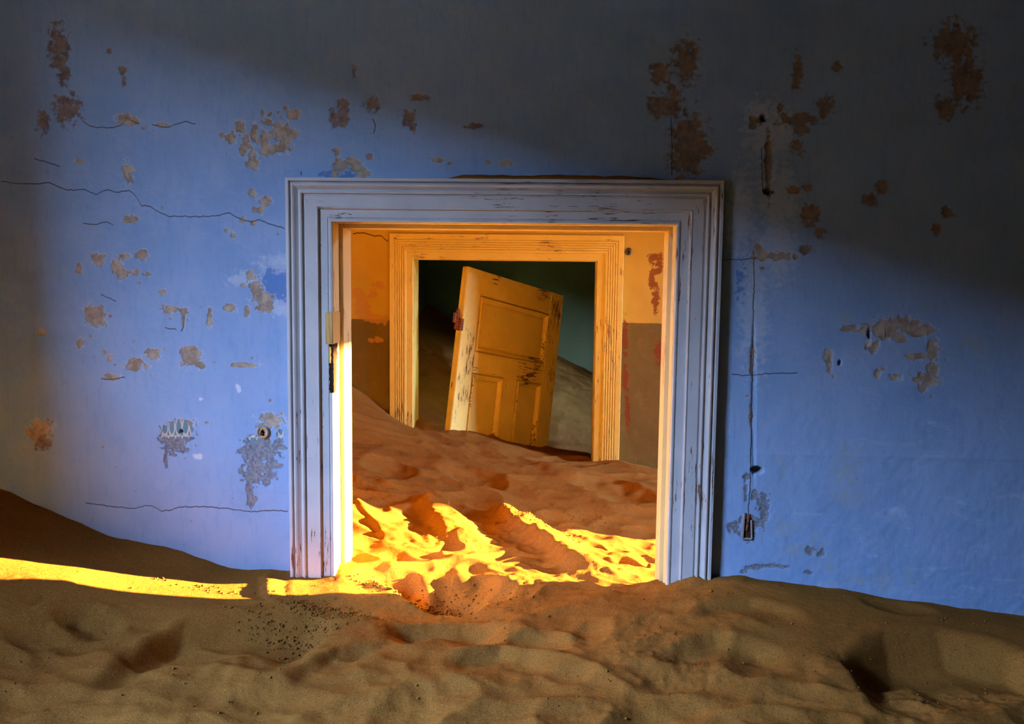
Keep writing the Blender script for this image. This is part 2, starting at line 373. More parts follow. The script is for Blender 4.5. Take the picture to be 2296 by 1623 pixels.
def sand_h(X, Y):
    H = base_h(X, Y)
    near = ss(2.5, 2.1, Y)                                             # trampled foreground
    gate = ss(2.45, 2.6, Y) * ss(3.75, 3.4, Y)                         # sunlit sand in the doorway
    calm = 1 - 0.8 * ss(2.1, 2.2, Y) * ss(2.6, 2.5, Y) * np.clip(ss(-.58, -.72, X) + ss(.45, .6, X), 0, 1)
    wx = X + 0.07 * noise(X * 3, Y * 3, 5); wy = Y + 0.07 * noise(X * 3, Y * 3, 9)
    rid = 0.35 - np.abs(noise(wx * 4.2 + wy * 1.2, wy * 5.5 - wx * 1.5, 21)) * 1.3
    rid2 = 0.3 - np.abs(noise(wx * 8.5, wy * 11, 31)) * 1.2
    H = H + calm * (0.016 * fbm(X * 2.6, Y * 3.4, 3, 3) + (0.032 * near + 0.030 * gate + 0.016 + 0.016 * ss(3.3, 3.7, Y) * ss(5.4, 4.9, Y)) * rid * 0.8 + 0.010 * rid2 * (0.4 + near + 2.2 * gate))
    H = H + calm * 0.0030 * fbm(X * 22, Y * 22, 3, 41)
    rough = ss(0.05, 0.35, noise(X * 3.1, Y * 3.1, 77))
    H = H + calm * 0.0065 * rough * (near + gate + 0.3) * np.maximum(0, fbm(X * 52, Y * 52, 2, 51))
    def pit(px, py, rx, ry, dep, z=-.92, ang=0.0, rim=0.10):
        nonlocal H
        c = on_z(px, py, z); r = ell(X, Y, c[0], c[1], rx, ry, ang) + 0.25 * noise(X * 11, Y * 11, int(px) % 50)
        H = H - dep * np.clip(1 - r * r, 0, 1) ** 1.1 + dep * rim * np.exp(-((r - 1.12) / 0.22) ** 2)
    def mound(px, py, rx, ry, h, z=-.92, ang=0.0):
        nonlocal H
        c = on_z(px, py, z); r = ell(X, Y, c[0], c[1], rx, ry, ang); H = H + h * np.exp(-r * r * 1.5)
    def scarp(pts, h, w, z=-.93):                                      # crest line: long back, steep front toward the camera
        nonlocal H
        q = np.array([on_z(*p, z)[:2] for p in pts]); q = q[np.argsort(q[:, 0])]
        yc = np.interp(X, q[:, 0], q[:, 1]); e = ss(q[0, 0] - .03, q[0, 0] + .06, X) * ss(q[-1, 0] + .03, q[-1, 0] - .06, X)
        d = Y - yc
        H = H + e * h * (0.22 * np.exp(-(d / (w * .3)) ** 2) - np.where(d > -w * .5, np.exp(-((d + w * .5) / (w * .42)) ** 2), np.exp(-((d + w * .5) / (w * 1.0)) ** 2)))
    def ridge(pts, h, wr, wl, z):                                      # crest running away from the viewer, steep on its left
        nonlocal H
        q = np.array([on_z(*p, z)[:2] for p in pts]); q = q[np.argsort(q[:, 1])]
        xc = np.interp(Y, q[:, 1], q[:, 0]) + .02 * noise(X * 9, Y * 9, 12) + .008 * noise(X * 30, Y * 30, 13)
        e = ss(q[0, 1] - .05, q[0, 1] + .08, Y) * ss(q[-1, 1] + .10, q[-1, 1] - .10, Y); d = X - xc
        H = H + e * h * np.where(d > 0, np.exp(-(d / wr) ** 2), np.exp(-(d / wl) ** 2))
    def clumps(px, py, rx, ry, h, z=-.92):                             # loose crumbs where the sand slid
        nonlocal H
        c = on_z(px, py, z); r = ell(X, Y, c[0], c[1], rx, ry)
        H = H + h * ss(1.15, .5, r + .4 * noise(X * 14, Y * 14, 91)) * np.maximum(0, fbm(X * 58, Y * 58, 2, 53) - .05)
    pit(1020, 1325, .175, .130, .080, ang=0.15, rim=.06); pit(1005, 1372, .17, .08, .030, rim=0)               # scooped hollow in the doorway
    pit(900, 1303, .085, .080, .050, z=-.905, ang=.5, rim=.10)
    clumps(985, 1365, .13, .05, .010); clumps(880, 1320, .08, .05, .010, z=-.91); clumps(720, 1372, .10, .05, .012, z=-.9); clumps(640, 1395, .10, .03, .009, z=-.9)
    pit(1412, 1252, .066, .080, .055, z=-.99, rim=.15)
    pit(1330, 1222, .045, .05, .024, z=-.99); mound(1385, 1205, .05, .05, .012, z=-1.03); pit(1240, 1205, .03, .03, .010, z=-.98)
    ridge([(1112, 1165), (1130, 1182), (1190, 1215), (1255, 1252), (1300, 1300)], .062, .17, .035, -.96)
    ridge([(945, 1148), (960, 1168), (990, 1200), (1012, 1225)], .052, .12, .035, -.93)
    ridge([(800, 1150), (838, 1172), (870, 1205)], .016, .06, .012, -.87)
    ridge([(597, 1296), (600, 1318), (603, 1348)], .016, .045, .010, -.88); ridge([(654, 1296), (657, 1345)], .006, .05, .010, -.885)
    mound(850, 1338, .05, .03, .010, z=-.9); clumps(1180, 1195, .10, .06, .006, z=-.97); clumps(1350, 1290, .12, .05, .006, z=-.96)
    mound(1560, 1310, .10, .05, .020, z=-.88)
    pit(1060, 1090, .15, .18, .045, z=-.97, ang=.4); pit(1385, 1105, .17, .24, .050, z=-1.03, ang=.6); pit(870, 1080, .12, .18, .040, z=-.9); mound(1250, 1075, .14, .14, .03, z=-1.02)
    mound(1095, 985, .09, .05, .030, z=-.98); pit(1270, 1030, .12, .10, .04, z=-1.05); mound(1360, 1040, .09, .08, .02, z=-1.04)
    scarp([(320, 1486), (420, 1440), (520, 1418), (620, 1405), (740, 1396)], .072, .15)
    scarp([(560, 1446), (660, 1428), (760, 1408)], .024, .05); scarp([(690, 1500), (760, 1470), (860, 1452)], .03, .07)
    scarp([(880, 1404), (960, 1396), (1040, 1395), (1120, 1404)], .048, .085)
    scarp([(60, 1500), (180, 1484), (330, 1468)], .026, .06); scarp([(1890, 1470), (1980, 1432), (2100, 1420), (2290, 1440)], .072, .15)
    scarp([(1000, 1480), (1120, 1462), (1240, 1478)], .026, .06); scarp([(1480, 1474), (1600, 1452), (1740, 1466)], .024, .07); scarp([(1560, 1400), (1680, 1392), (1780, 1402)], .016, .05)
    pit(190, 1415, .085, .05, .040, z=-.87); pit(95, 1395, .05, .035, .012, z=-.86)
    pit(1210, 1440, .08, .06, .022); pit(2010, 1385, .10, .05, .012, z=-.94); pit(760, 1380, .12, .05, .012); pit(560, 1375, .09, .04, .010, z=-.9); pit(1330, 1420, .05, .08, .012, ang=-.3)
    return H

def sand_mesh():
    def line(segs): return np.concatenate([np.arange(a, b - 1e-6, s) for a, b, s in segs] + [[segs[-1][1]]])
    xs = line([(-1.9, -1.72, .03), (-1.72, 1.42, .0068), (1.42, 3.6, .04)])
    ys = line([(-1.6, 1.45, .06), (1.45, 3.65, .0066), (3.65, 5.2, .0105), (5.2, 7.5, .023)])
    X, Y = np.meshgrid(xs, ys)
    H = sand_h(X, Y)
    return grid_mesh('sand_drift', np.stack([X, Y, H], -1))
sand = link('sand_drift', sand_mesh(), M_SAND, label='wind blown orange sand drifted deep through the rooms and doorways', category='sand', kind='stuff')

# ------------------------------------------------------------------ blue wall with peeled paint, cracks and holes
# opening of the first doorway (casing outer edge XL XR ZT, casing inner edge xl xr zt)
XL, XR, ZT = -.7479, .4511, .2493
xl, xr, zt = -.6212, .3281, .1288

PEEL = [(497,301,5,6),(517,307,11,12),(538,287,10,14),(550,322,11,14),(545,338,8,9),(570,298,7,20),(590,312,9,20),(600,336,14,13),(563,347,11,10),(566,366,13,11),(628,298,18,16),
 (632,328,20,13),(655,300,13,11),(622,283,8,8),(600,272,8,9),(640,312,12,16),(755,340,8,9),(762,372,14,12),(785,362,16,7),(800,372,14,10),(812,388,16,9),(750,392,7,6),
 (283,268,20,10),(300,272,10,7),(365,280,18,4),(285,384,11,18),(290,492,15,8),(565,430,8,9),(596,450,13,9),(585,470,8,8),(572,470,5,6),(545,495,6,6),(568,500,6,7),(520,525,6,6),
 (220,583,13,12),(262,598,12,15),(272,612,10,12),(283,577,8,8),(318,573,13,11),(303,612,9,6),(330,615,8,6),(178,602,6,12),(210,705,20,18),(222,720,16,12),(380,693,15,8),(412,697,10,7),
 (411,718,3,17),(470,712,6,17),(517,690,12,8),(553,700,7,12),(365,655,7,7),(305,820,20,11),(298,806,8,8),(345,795,15,10),(352,790,8,6),(430,803,20,16),(425,785,14,8),(448,818,10,8),(545,819,28,5),
 (250,845,16,7),(180,770,7,9),(235,790,6,6),(246,802,6,7),(95,745,11,6),(92,960,20,16),(80,968,16,18),(560,618,9,10),(574,645,14,15),(588,668,22,13),(545,640,8,4),(595,690,18,8),(608,945,24,16),(590,955,14,8),
 (412,950,20,10),(395,950,18,8),(830,350,6,6),(980,358,12,5),(1135,366,14,7),(1010,365,6,4),(178,360,8,4),(640,240,5,5),(660,258,12,9),(605,256,4,5),(590,250,5,6),
 (1735,574,42,8),(1700,560,10,12),(1990,738,38,20),(2030,725,30,16),(2060,742,30,10),(2015,758,16,9),(2078,735,13,10),(2092,778,12,18),(2060,798,28,7),(2092,825,12,18),(2078,850,24,13),(2070,868,10,10),
 (1905,735,18,7),(1935,740,10,6),(1857,795,9,12),(1860,815,6,16),(1967,835,6,13),(2010,845,11,8),(1955,778,12,14),(1985,755,12,10),(1688,795,6,22),(1686,825,5,18),(1685,930,4,26)]
_fr = np.random.RandomState(12)
for _c in list(PEEL):                                                  # small flakes scattered round the larger losses
    for _k in range(_fr.randint(0, 2)):
        _a, _d, _q = _fr.rand() * 6.28, 1.4 + 1.6 * _fr.rand(), 1.8 + 2.6 * _fr.rand()
        PEEL.append((_c[0] + math.cos(_a) * _d * (_c[2] + 5), _c[1] + math.sin(_a) * _d * (_c[3] + 5), _q * (.5 + 1.2 * _fr.rand()), _q * (.4 + .8 * _fr.rand())))
for _k in range(26): PEEL.append((90 + 540 * _fr.rand(), 300 + 950 * _fr.rand(), 1.2 + 2.2 * _fr.rand(), 1.2 + 1.4 * _fr.rand()))
BROWN = [(130,105,18,45),(142,165,12,24),(150,245,26,30),(95,272,14,20),(245,113,7,7),(275,155,9,9),(278,183,6,8),(745,262,8,20),(770,258,13,24),(768,232,12,12),(835,233,15,14),(915,265,13,16),
 (925,285,8,10),(940,218,20,7),(1060,282,18,6),(795,160,5,12),(1540,135,26,46),(1480,237,24,22),(1512,225,16,30),(1545,300,36,42),(1540,350,34,42),(1560,330,30,30),(1790,268,44,12),(1795,285,14,16),
 (1850,238,18,20),(1752,240,6,8),(1700,268,16,10),(1724,365,8,62),(1788,165,10,40),(1790,330,12,16),(1880,148,11,10),(1950,448,17,12),(1978,420,12,16),(1820,480,18,22),(1838,520,12,12),(1810,420,10,8),(1780,425,14,8),
 (2140,95,44,40),(2165,180,36,50),(2120,240,20,24),(2125,475,11,11),(2100,512,10,12),(1805,560,14,8),(1480,165,18,20),(97,992,16,14),(1690,280,9,9)]
GREY = [(395,985,30,14),(392,1000,22,16),(372,985,10,12),(372,1025,4,18),(590,1000,40,14),(585,1022,36,16),(622,998,12,12),(575,1050,28,18),(566,1070,20,16),(604,1062,14,14),(598,1078,8,10),(558,1098,7,20),(563,1122,9,12),
 (550,1010,14,10),(606,1038,16,12),(630,1045,5,5),(615,1046,6,5),(1675,1068,7,7),(1673,1098,4,24),(1694,1112,8,12),(1712,1128,12,20),(1716,1150,8,12),(1648,1182,14,13),(1700,1172,16,12),(1712,1160,10,8),(1675,1185,14,24),
 (1817,1236,8,8),(1842,1240,7,8),(1815,1284,9,4),(1665,1282,7,4),(1690,1273,18,4),(1725,1269,28,4),(1755,1271,16,3)]
DEEP = [(622,620,24,26),(622,650,26,30),(610,630,16,30),(640,605,22,12),(640,670,20,14),(760,392,36,10),(1664,640,12,34)]
YELLOW = [(1897,712,15,12),(2090,690,25,7),(2180,765,26,18),(2195,780,18,18),(1785,885,7,6),(1760,1185,22,16),(1790,1235,40,11),(1832,1225,12,30),(1862,1268,10,16),(1900,1050,26,36),(1905,1110,30,20),(1980,1300,20,26),
 (2040,1290,12,24),(1690,620,6,60),(1755,1050,5,24),(1930,1300,26,12)]
PALE = [(1725,300,44,60),(1705,250,30,22),(1745,440,36,70),(1740,560,36,60),(1660,480,26,80),(1690,700,26,120),(630,590,40,18),(545,625,30,14),(632,690,22,16)]
WHITE = [(533,868,6,6),(536,876,4,5),(450,895,4,4),(447,1023,9,6),(1950,770,7,8)]
HOLE = [(1722,428,11,9),(1698,1055,14,9),(1712,263,7,9),(406,968,4,5),(1883,813,3,6),(1949,748,3,12),(1735,430,4,4)]
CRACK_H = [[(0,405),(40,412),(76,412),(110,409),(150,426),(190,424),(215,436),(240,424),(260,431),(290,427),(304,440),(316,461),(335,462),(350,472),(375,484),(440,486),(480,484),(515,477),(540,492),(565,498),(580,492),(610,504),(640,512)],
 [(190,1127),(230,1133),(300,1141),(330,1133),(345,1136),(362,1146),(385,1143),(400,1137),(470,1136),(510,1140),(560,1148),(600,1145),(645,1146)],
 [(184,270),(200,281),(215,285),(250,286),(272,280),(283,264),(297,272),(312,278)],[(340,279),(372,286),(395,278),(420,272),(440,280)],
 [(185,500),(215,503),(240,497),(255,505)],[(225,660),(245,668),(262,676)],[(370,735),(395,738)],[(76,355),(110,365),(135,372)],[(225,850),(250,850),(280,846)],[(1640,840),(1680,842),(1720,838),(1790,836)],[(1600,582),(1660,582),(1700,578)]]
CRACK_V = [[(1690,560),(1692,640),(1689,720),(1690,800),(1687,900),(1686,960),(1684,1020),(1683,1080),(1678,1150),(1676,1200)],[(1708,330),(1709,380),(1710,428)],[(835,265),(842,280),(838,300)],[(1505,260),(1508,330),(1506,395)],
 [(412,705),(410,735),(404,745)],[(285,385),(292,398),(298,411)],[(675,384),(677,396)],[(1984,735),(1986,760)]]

def patches(px, py, L, seed, k=0.9):
    """ragged blotches: positive inside, falling off to -1 outside"""
    F = np.full(px.shape, -1.0)
    wob = k * (noise(px / 15.0, py / 12.0, seed) + 0.8 * noise(px / 6.5, py / 5.5, seed + 3) + 0.1)
    for cx, cy, rx, ry in L:
        m = (np.abs(px - cx) < rx * 2.4 + 6) & (np.abs(py - cy) < ry * 2.4 + 6)
        if m.any():
            r = np.hypot((px[m] - cx) / rx, (py[m] - cy) / ry)
            F[m] = np.maximum(F[m], np.clip((1.0 - r), -1, 1))
    return np.where(F > -0.99, F + wob, F)

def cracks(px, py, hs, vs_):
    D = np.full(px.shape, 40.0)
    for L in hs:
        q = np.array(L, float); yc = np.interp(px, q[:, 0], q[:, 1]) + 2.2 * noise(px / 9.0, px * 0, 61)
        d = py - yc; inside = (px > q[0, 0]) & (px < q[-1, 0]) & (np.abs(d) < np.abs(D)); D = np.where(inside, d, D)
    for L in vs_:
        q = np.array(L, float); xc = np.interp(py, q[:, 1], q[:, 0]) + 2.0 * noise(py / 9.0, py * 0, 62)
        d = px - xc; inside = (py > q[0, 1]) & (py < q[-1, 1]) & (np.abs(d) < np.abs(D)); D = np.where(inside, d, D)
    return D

def axis_lines(segs, exact=()):
    a = np.concatenate([np.arange(p, q - 1e-6, s) for p, q, s in segs] + [[segs[-1][1]]])
    for e in exact: a[np.argmin(np.abs(a - e))] = e
    return a

def blue_wall():
    ix0, ix1, iz1 = xl - .04, xr + .04, zt + .04                       # rough opening, hidden behind the casing
    xs = axis_lines([(-1.9, -1.64, .02), (-1.64, -.70, .0026), (-.70, .44, .0046), (.44, 1.36, .0036), (1.36, XE, .04)], (ix0, ix1))
    zs = axis_lines([(ZF, -1.05, .06), (-1.05, .74, .0036), (.74, ZC, .04)], (iz1,))
    X, Z = np.meshgrid(xs, zs)
    px, py = to_px(X, np.full_like(X, Y_WALL), Z)
    A = {n: patches(px, py, L, sd) for n, L, sd in (('peel', PEEL, 11), ('brown', BROWN, 14), ('grey', GREY, 19), ('deep', DEEP, 23), ('yellow', YELLOW, 29), ('pale', PALE, 37), ('white', WHITE, 43))}
    A['hole'] = patches(px, py, HOLE, 47, 0.2)
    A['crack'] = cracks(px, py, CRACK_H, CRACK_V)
    # faded stencil border that shows where the top coat has come off: tall loops above small scallops
    def stencil(cx, cy, n, pitch):
        S = np.full(px.shape, -1.0)
        for k in range(n):
            x0 = cx + (k - (n - 1) / 2) * pitch
            r = np.hypot((px - x0) / (pitch * .5), (py - (cy - 16)) / 24.0); S = np.maximum(S, 0.55 - np.abs(r - 0.85) * 3.4)
            r2 = np.hypot((px - x0) / (pitch * .55), (py - (cy + 10)) / 8.0); S = np.maximum(S, np.where(py < cy + 12, 0.5 - np.abs(r2 - 0.9) * 3.0, -1))
        return S
    st = np.maximum(stencil(400, 972, 5, 15.5), stencil(590, 975, 6, 15.5))
    zone1 = ell(px, py, 400, 962, 36, 22); zone2 = np.minimum(ell(px, py, 570, 982, 22, 8), ell(px, py, 628, 975, 9, 12))
    A['stencil'] = st
    tl = np.maximum(0.9 - zone1, 0.9 - zone2) + 0.5 * noise(px / 6.0, py / 6.0, 71)
    A['teal'] = np.minimum(np.where(tl > -1, tl, -1), np.where(st > 0.0, -0.8, 0.8))
    A['grey'] = np.maximum(A['grey'], np.clip(tl, -1, 0.6))
    A['smear'] = ss(1650, 1850, px) * ss(820, 960, py) * 0.9
    ridge = np.exp(-((py - (1018 + (px - 1700) * .02)) / 5.0) ** 2) * ss(1640, 1690, px)
    depth = 0.0022 * ss(-.05, .12, np.maximum(np.maximum(A['peel'], A['grey']), A['brown'])) + 0.030 * ss(0.0, .35, A['hole'])
    depth += 0.004 * ss(0, .2, patches(px, py, [(1724, 365, 7, 62), (1690, 900, 5, 200)], 5, .2)) - 0.0015 * ridge
    wave = 0.004 * fbm(X * 2.2, Z * 2.2, 3, 81) + 0.0012 * fbm(X * 11, Z * 11, 3, 83) + 0.0006 * fbm(X * 45, Z * 45, 2, 85)
    P = np.stack([X, Y_WALL + depth + wave + 0.001, Z], -1)
    cxm = (xs[:-1] + xs[1:]) / 2; czm = (zs[:-1] + zs[1:]) / 2
    hole = (czm[:, None] < iz1) & (cxm[None, :] > ix0) & (cxm[None, :] < ix1)
    me = grid_mesh('wall_front', P, hole)
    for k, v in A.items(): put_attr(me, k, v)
    o = link('wall_front', me, M_BLUE, kind='structure', label='flaking blue limewashed wall around the first doorway')
    b = MB(); yb = Y_WALL + .045                                        # the masonry behind the plaster skin
    b.box(-XW, ix0, yb, Y_BACK, ZF, ZC); b.box(ix1, XE, yb, Y_BACK, ZF, ZC); b.box(ix0, ix1, yb, Y_BACK, iz1, ZC)
    b.build('masonry', M_OCHRE_PLAIN, o)
    return o
blue_wall()

# ------------------------------------------------------------------ first door frame: mitred moulded casing and rebated lining
trim1 = link('trim_1', None, kind='structure', label='white painted moulded door frame half buried in the sand', category='door frame')
PROF1 = [(0, .036, 0), (.0, .004, 0), (.0015, .0015, 0), (.0085, .001, 0), (.0105, .003, 0), (.0112, .011, 0), (.0140, .011, 0), (.0150, .004, 0), (.0175, .0005, 0), (.0205, 0, 0), (.0245, .002, 0), (.029, .0065, 0),
         (.034, .0105, 0), (.0375, .010, 0), (.0385, .005, 0), (.0415, .004, 0), (.0450, .0055, 0), (.0458, .013, 0), (.0500, .013, 0), (.0510, .0105, 0), (.0535, .0095, 0), (.0840, .0105, 0), (.0852, .0085, 0),
         (.0880, .0085, 0), (.0895, .0170, 0), (.0915, .0185, 0), (.1130, .0190, 0), (.1140, .0212, 0), (.1158, .0212, 0), (.1170, .0180, 0), (.1200, .0165, 0), (.1240, .0168, 0), (.1262, .019, 0), (.1267, .024, 0), (.1267, .036, 0)]

def casing(side, prof, wtot, Yc, xL, xR, zT, iL, iR, iT, zbot, mat, parent, rest, jag=None):
    """one mitred side of a door casing, swept along its length; side in 'L','R','T'"""
    u = np.array([p[0] for p in prof]) / wtot; dpt = np.array([p[1] for p in prof])
    n = 60
    xa = xL + u * (iL - xL); xb = xR + u * (iR - xR); za = zT + u * (iT - zT)
    rows = []
    for k in range(n + 1):
        t = k / n
        if side == 'T': rows.append(np.stack([xa + (xb - xa) * t, Yc + dpt, za], -1))
        else:
            x = xa if side == 'L' else xb
            z = zbot + (za - zbot) * t
            rows.append(np.stack([x, Yc + dpt, z], -1))
    P = np.array(rows)
    w = 0.0011 * noise(P[..., 0] * 9 + 3, P[..., 2] * 9, 5) + .0005 * noise(P[..., 0] * 40, P[..., 2] * 40, 6)
    P[..., 1] += w * (dpt < .03)
    if side != 'R': P = P[:, ::-1] if side == 'L' else P
    if side == 'T': P = P[:, ::-1]
    if side == 'R': P = P
    r, c, _ = P.shape; idx = np.arange(r * c).reshape(r, c)
    f = np.stack([idx[:-1, :-1], idx[:-1, 1:], idx[1:, 1:], idx[1:, :-1]], -1).reshape(-1, 4)
    f = [list(q) for q in f] + [list(idx[0]), list(idx[-1][::-1])]
    me = mesh_from(rest, P.reshape(-1, 3), f)
    bm = bmesh.new(); bm.from_mesh(me); bmesh.ops.recalc_face_normals(bm, faces=bm.faces); bm.to_mesh(me); bm.free()
    return link(rest, me, mat, parent)
for sd, nm, mt in (('L', 'casing_upright', M_WHITE_V), ('R', 'casing_upright', M_WHITE_V), ('T', 'casing_head', M_WHITE_H)):
    casing(sd, PROF1, .1267, Y_CASE, XL, XR, ZT, xl, xr, zt, -1.35, mt, trim1, nm)
# lining with a door rebate: the front part stands back, the rear part steps into the opening
ST, YR, YF = .0125, 2.592, Y_CASE + .022
b = MB(); b.box(xl - .03, xl + .001, YF, YR, -1.35, zt + .03); b.box(xl - .03, xl + ST, YR, Y_BACK + .004, -1.35, zt + .03); b.build('jamb_lining', M_LINING_V, trim1, bevel=.0012)
b = MB(); b.box(xr - .001, xr + .03, YF, YR, -1.35, zt + .03); b.box(xr - ST, xr + .03, YR, Y_BACK + .004, -1.35, zt + .03); b.build('jamb_lining', M_LINING_V, trim1, bevel=.0012)
b = MB(); b.box(xl + .001, xr - .001, YF, YR, zt - .001, zt + .03); b.box(xl + ST, xr - ST, YR, Y_BACK + .004, zt - ST, zt + .03); b.build('head_lining', M_LINING_H, trim1, bevel=.0012)
for x0, x1 in ((xl - .115, xl - .004), (xr + .004, xr + .115)):
    b = MB(); b.box(x0, x1, Y_BACK, Y_BACK + .028, -1.35, zt + .115); b.build('rear_casing', M_CREAM_V, trim1, bevel=.004)
b = MB(); b.box(xl - .004, xr + .004, Y_BACK, Y_BACK + .028, zt + .004, zt + .115); b.build('rear_casing', M_CREAM_H, trim1, bevel=.004)
# pale block let into the left jamb over the broken lock rebate, its hollow's shade put into a dark solid
p0, p1 = on_y(729, 700, Y_CASE), on_y(746, 772, Y_CASE)
b = MB(); b.box(p0[0], xl + .004, Y_CASE - .001, YR - .004, p1[2], p0[2]); blk = b.build('splice_block', M_WOOD, trim1, bevel=.002)
z0, z1 = on_y(740, 882, Y_CASE)[2], p1[2]
v, f = [], []
N = 26
rs = np.random.RandomState(3)
for k in range(N + 1):
    z = z0 + (z1 - z0) * k / N; w0 = p0[0] + .006 + .003 * rs.rand(); d = .012 + .006 * rs.rand()
    x1_ = xl + .0022; yb_ = Y_CASE + .034 + .016 * rs.rand() + .02 * (k / N)
    v += [(w0, Y_CASE + .012, z), (w0 + .002, Y_CASE + .0155 - .003 * rs.rand(), z), (x1_, Y_CASE + .0145 - .004 * rs.rand(), z), (x1_, yb_, z), (w0, yb_, z)]
    if k:
        o = (k - 1) * 5
        for j in range(5): f.append((o + j, o + (j + 1) % 5, o + 5 + (j + 1) % 5, o + 5 + j))
f += [(0, 4, 3, 2, 1), tuple(N * 5 + j for j in range(5))]
link('lock_rebate_dark_fill', mesh_from('lock_rebate_dark_fill', v, f), M_DARKWOOD, trim1, label='splintered lock rebate, its shaded hollow drawn as dark wood')
b = MB(); q0, q1 = on_y(736, 815, Y_CASE), on_y(739, 778, Y_CASE); b.box(q0[0], q1[0] + .001, Y_CASE + .008, Y_CASE + .016, q0[2], q1[2]); b.build('wood_splinter', M_WOOD, trim1, bevel=.0008)

# drift of sand lying on top of the casing head
def head_sand():
    xs = np.linspace(-.33, .37, 120); ys = np.linspace(Y_CASE + .002, Y_WALL + .006, 9); X, Y = np.meshgrid(xs, ys)
    t = (Y - ys[0]) / (ys[-1] - ys[0]); e = ss(-.33, -.24, X) * ss(.37, .20, X)
    H = ZT - .002 + e * (.004 + .011 * np.sin(np.clip(t, 0, 1) * 1.9)) * (1 + .5 * noise(X * 6, Y * 0, 3) + .25 * noise(X * 25, Y * 25, 4))
    H = np.where(e > .01, H, ZT - .002)
    T = np.stack([X, Y, H], -1); B = T.copy(); B[..., 2] = ZT - .004
    r, c, _ = T.shape
    v = np.concatenate([T.reshape(-1, 3), B.reshape(-1, 3)]); i = np.arange(r * c).reshape(r, c); j = i + r * c
    f = np.stack([i[:-1, :-1], i[:-1, 1:], i[1:, 1:], i[1:, :-1]], -1).reshape(-1, 4).tolist() + np.stack([j[:-1, :-1], j[1:, :-1], j[1:, 1:], j[:-1, 1:]], -1).reshape(-1, 4).tolist()
    for a0, b0, a1, b1 in ((i[0], j[0], 0, 0), (i[-1][::-1], j[-1][::-1], 0, 0), (i[::-1, 0], j[::-1, 0], 0, 0), (i[:, -1], j[:, -1], 0, 0)):
        f += [[int(b0[k]), int(b0[k + 1]), int(a0[k + 1]), int(a0[k])] for k in range(len(a0) - 1)]
    return mesh_from('lintel_sand', v, f, True)
link('lintel_sand', head_sand(), M_SAND, label='thin ridge of sand lying on top of the white door frame', category='sand', kind='stuff')

# ------------------------------------------------------------------ passage: far wall with the second doorway
X2L, X2R, Z2T = -.8934, .3610, .1923
x2l, x2r, z2t = -.7655, .2200, .0554
Z_DADO = -.2716
M_OCHRE = mat_ochre_wall(Z_DADO + CAMZ)
def passage_wall():
    ix0, ix1, iz1 = x2l - .03, x2r + .03, z2t + .03
    xs = axis_lines([(-1.9, -1.2, .05), (-1.2, .75, .008), (.75, XE, .05)], (ix0, ix1))
    zs = axis_lines([(ZF, -1.15, .08), (-1.15, .30, .008), (.30, ZC, .05)], (iz1,))
    X, Z = np.meshgrid(xs, zs); px, py = to_px(X, np.full_like(X, Y2_WALL), Z)
    A = dict(peel=patches(px, py, [(808, 668, 14, 14), (812, 690, 14, 16), (824, 708, 16, 10), (845, 715, 14, 10), (862, 718, 9, 9), (832, 762, 6, 5), (846, 760, 6, 6), (856, 762, 4, 4), (800, 655, 10, 10), (838, 660, 8, 8), (850, 640, 12, 10)], 91),
             red=patches(px, py, [(1470, 578, 16, 9), (1476, 592, 12, 8), (1472, 608, 14, 7), (1462, 625, 8, 20), (1470, 670, 8, 30), (1478, 790, 10, 24), (1402, 760, 6, 40), (1402, 850, 6, 30), (1406, 920, 5, 40)], 95, .8),
             crack=cracks(px, py, [[(790, 525), (802, 522), (815, 522), (828, 525), (840, 529), (855, 529), (862, 536), (872, 541)]], []))
    wave = 0.004 * fbm(X * 2.2, Z * 2.2, 3, 101) + 0.001 * fbm(X * 14, Z * 14, 3, 103)
    P = np.stack([X, Y2_WALL + wave + .0015 * ss(0, .2, A['peel']) + .001, Z], -1)
    cxm = (xs[:-1] + xs[1:]) / 2; czm = (zs[:-1] + zs[1:]) / 2
    me = grid_mesh('wall_passage_back', P, (czm[:, None] < iz1) & (cxm[None, :] > ix0) & (cxm[None, :] < ix1))
    for k, v in A.items(): put_attr(me, k, v)
    o = link('wall_passage_back', me, M_OCHRE, kind='structure', label='ochre plaster wall with brown dado beyond the first doorway')
    b = MB(); yb = Y2_WALL + .012
    b.box(-XW, ix0, yb, Y2_BACK, ZF, ZC); b.box(ix1, XE, yb, Y2_BACK, ZF, ZC); b.box(ix0, ix1, yb, Y2_BACK, iz1, ZC)
    b.build('masonry', M_GREEN, o)
passage_wall()

trim2 = link('trim_2', None, kind='structure', label='cream painted door frame with fine reeded lines in the ochre wall', category='door frame')
PROF2 = [(0, .026), (0, .002), (.002, 0), (.026, 0)]
for k in range(5):
    c0 = .028 + k * .0120; PROF2 += [(c0, .0005), (c0 + .0012, .0055), (c0 + .0024, .0055), (c0 + .0036, .0005), (c0 + .0075, -.0005)]
PROF2 += [(.092, .001), (.094, .004), (.128, .005), (.131, .009), (.131, .026)]
for sd, nm, mt in (('L', 'casing_upright', M_CREAM_V), ('R', 'casing_upright', M_CREAM_V), ('T', 'casing_head', M_CREAM_H)):
    casing(sd, PROF2, .131, Y2_CASE, X2L, X2R, Z2T, x2l, x2r, z2t, -1.45, mt, trim2, nm)
for x0, x1 in ((x2l - .03, x2l + .002), (x2r - .002, x2r + .03)):
    b = MB(); b.box(x0, x1, Y2_CASE + .016, Y2_BACK, -1.45, z2t + .03); b.build('jamb_lining', M_CREAM_V, trim2, bevel=.0015)
b = MB(); b.box(x2l, x2r, Y2_CASE + .016, Y2_BACK, z2t - .002, z2t + .03); b.build('head_lining', M_CREAM_H, trim2, bevel=.0015)

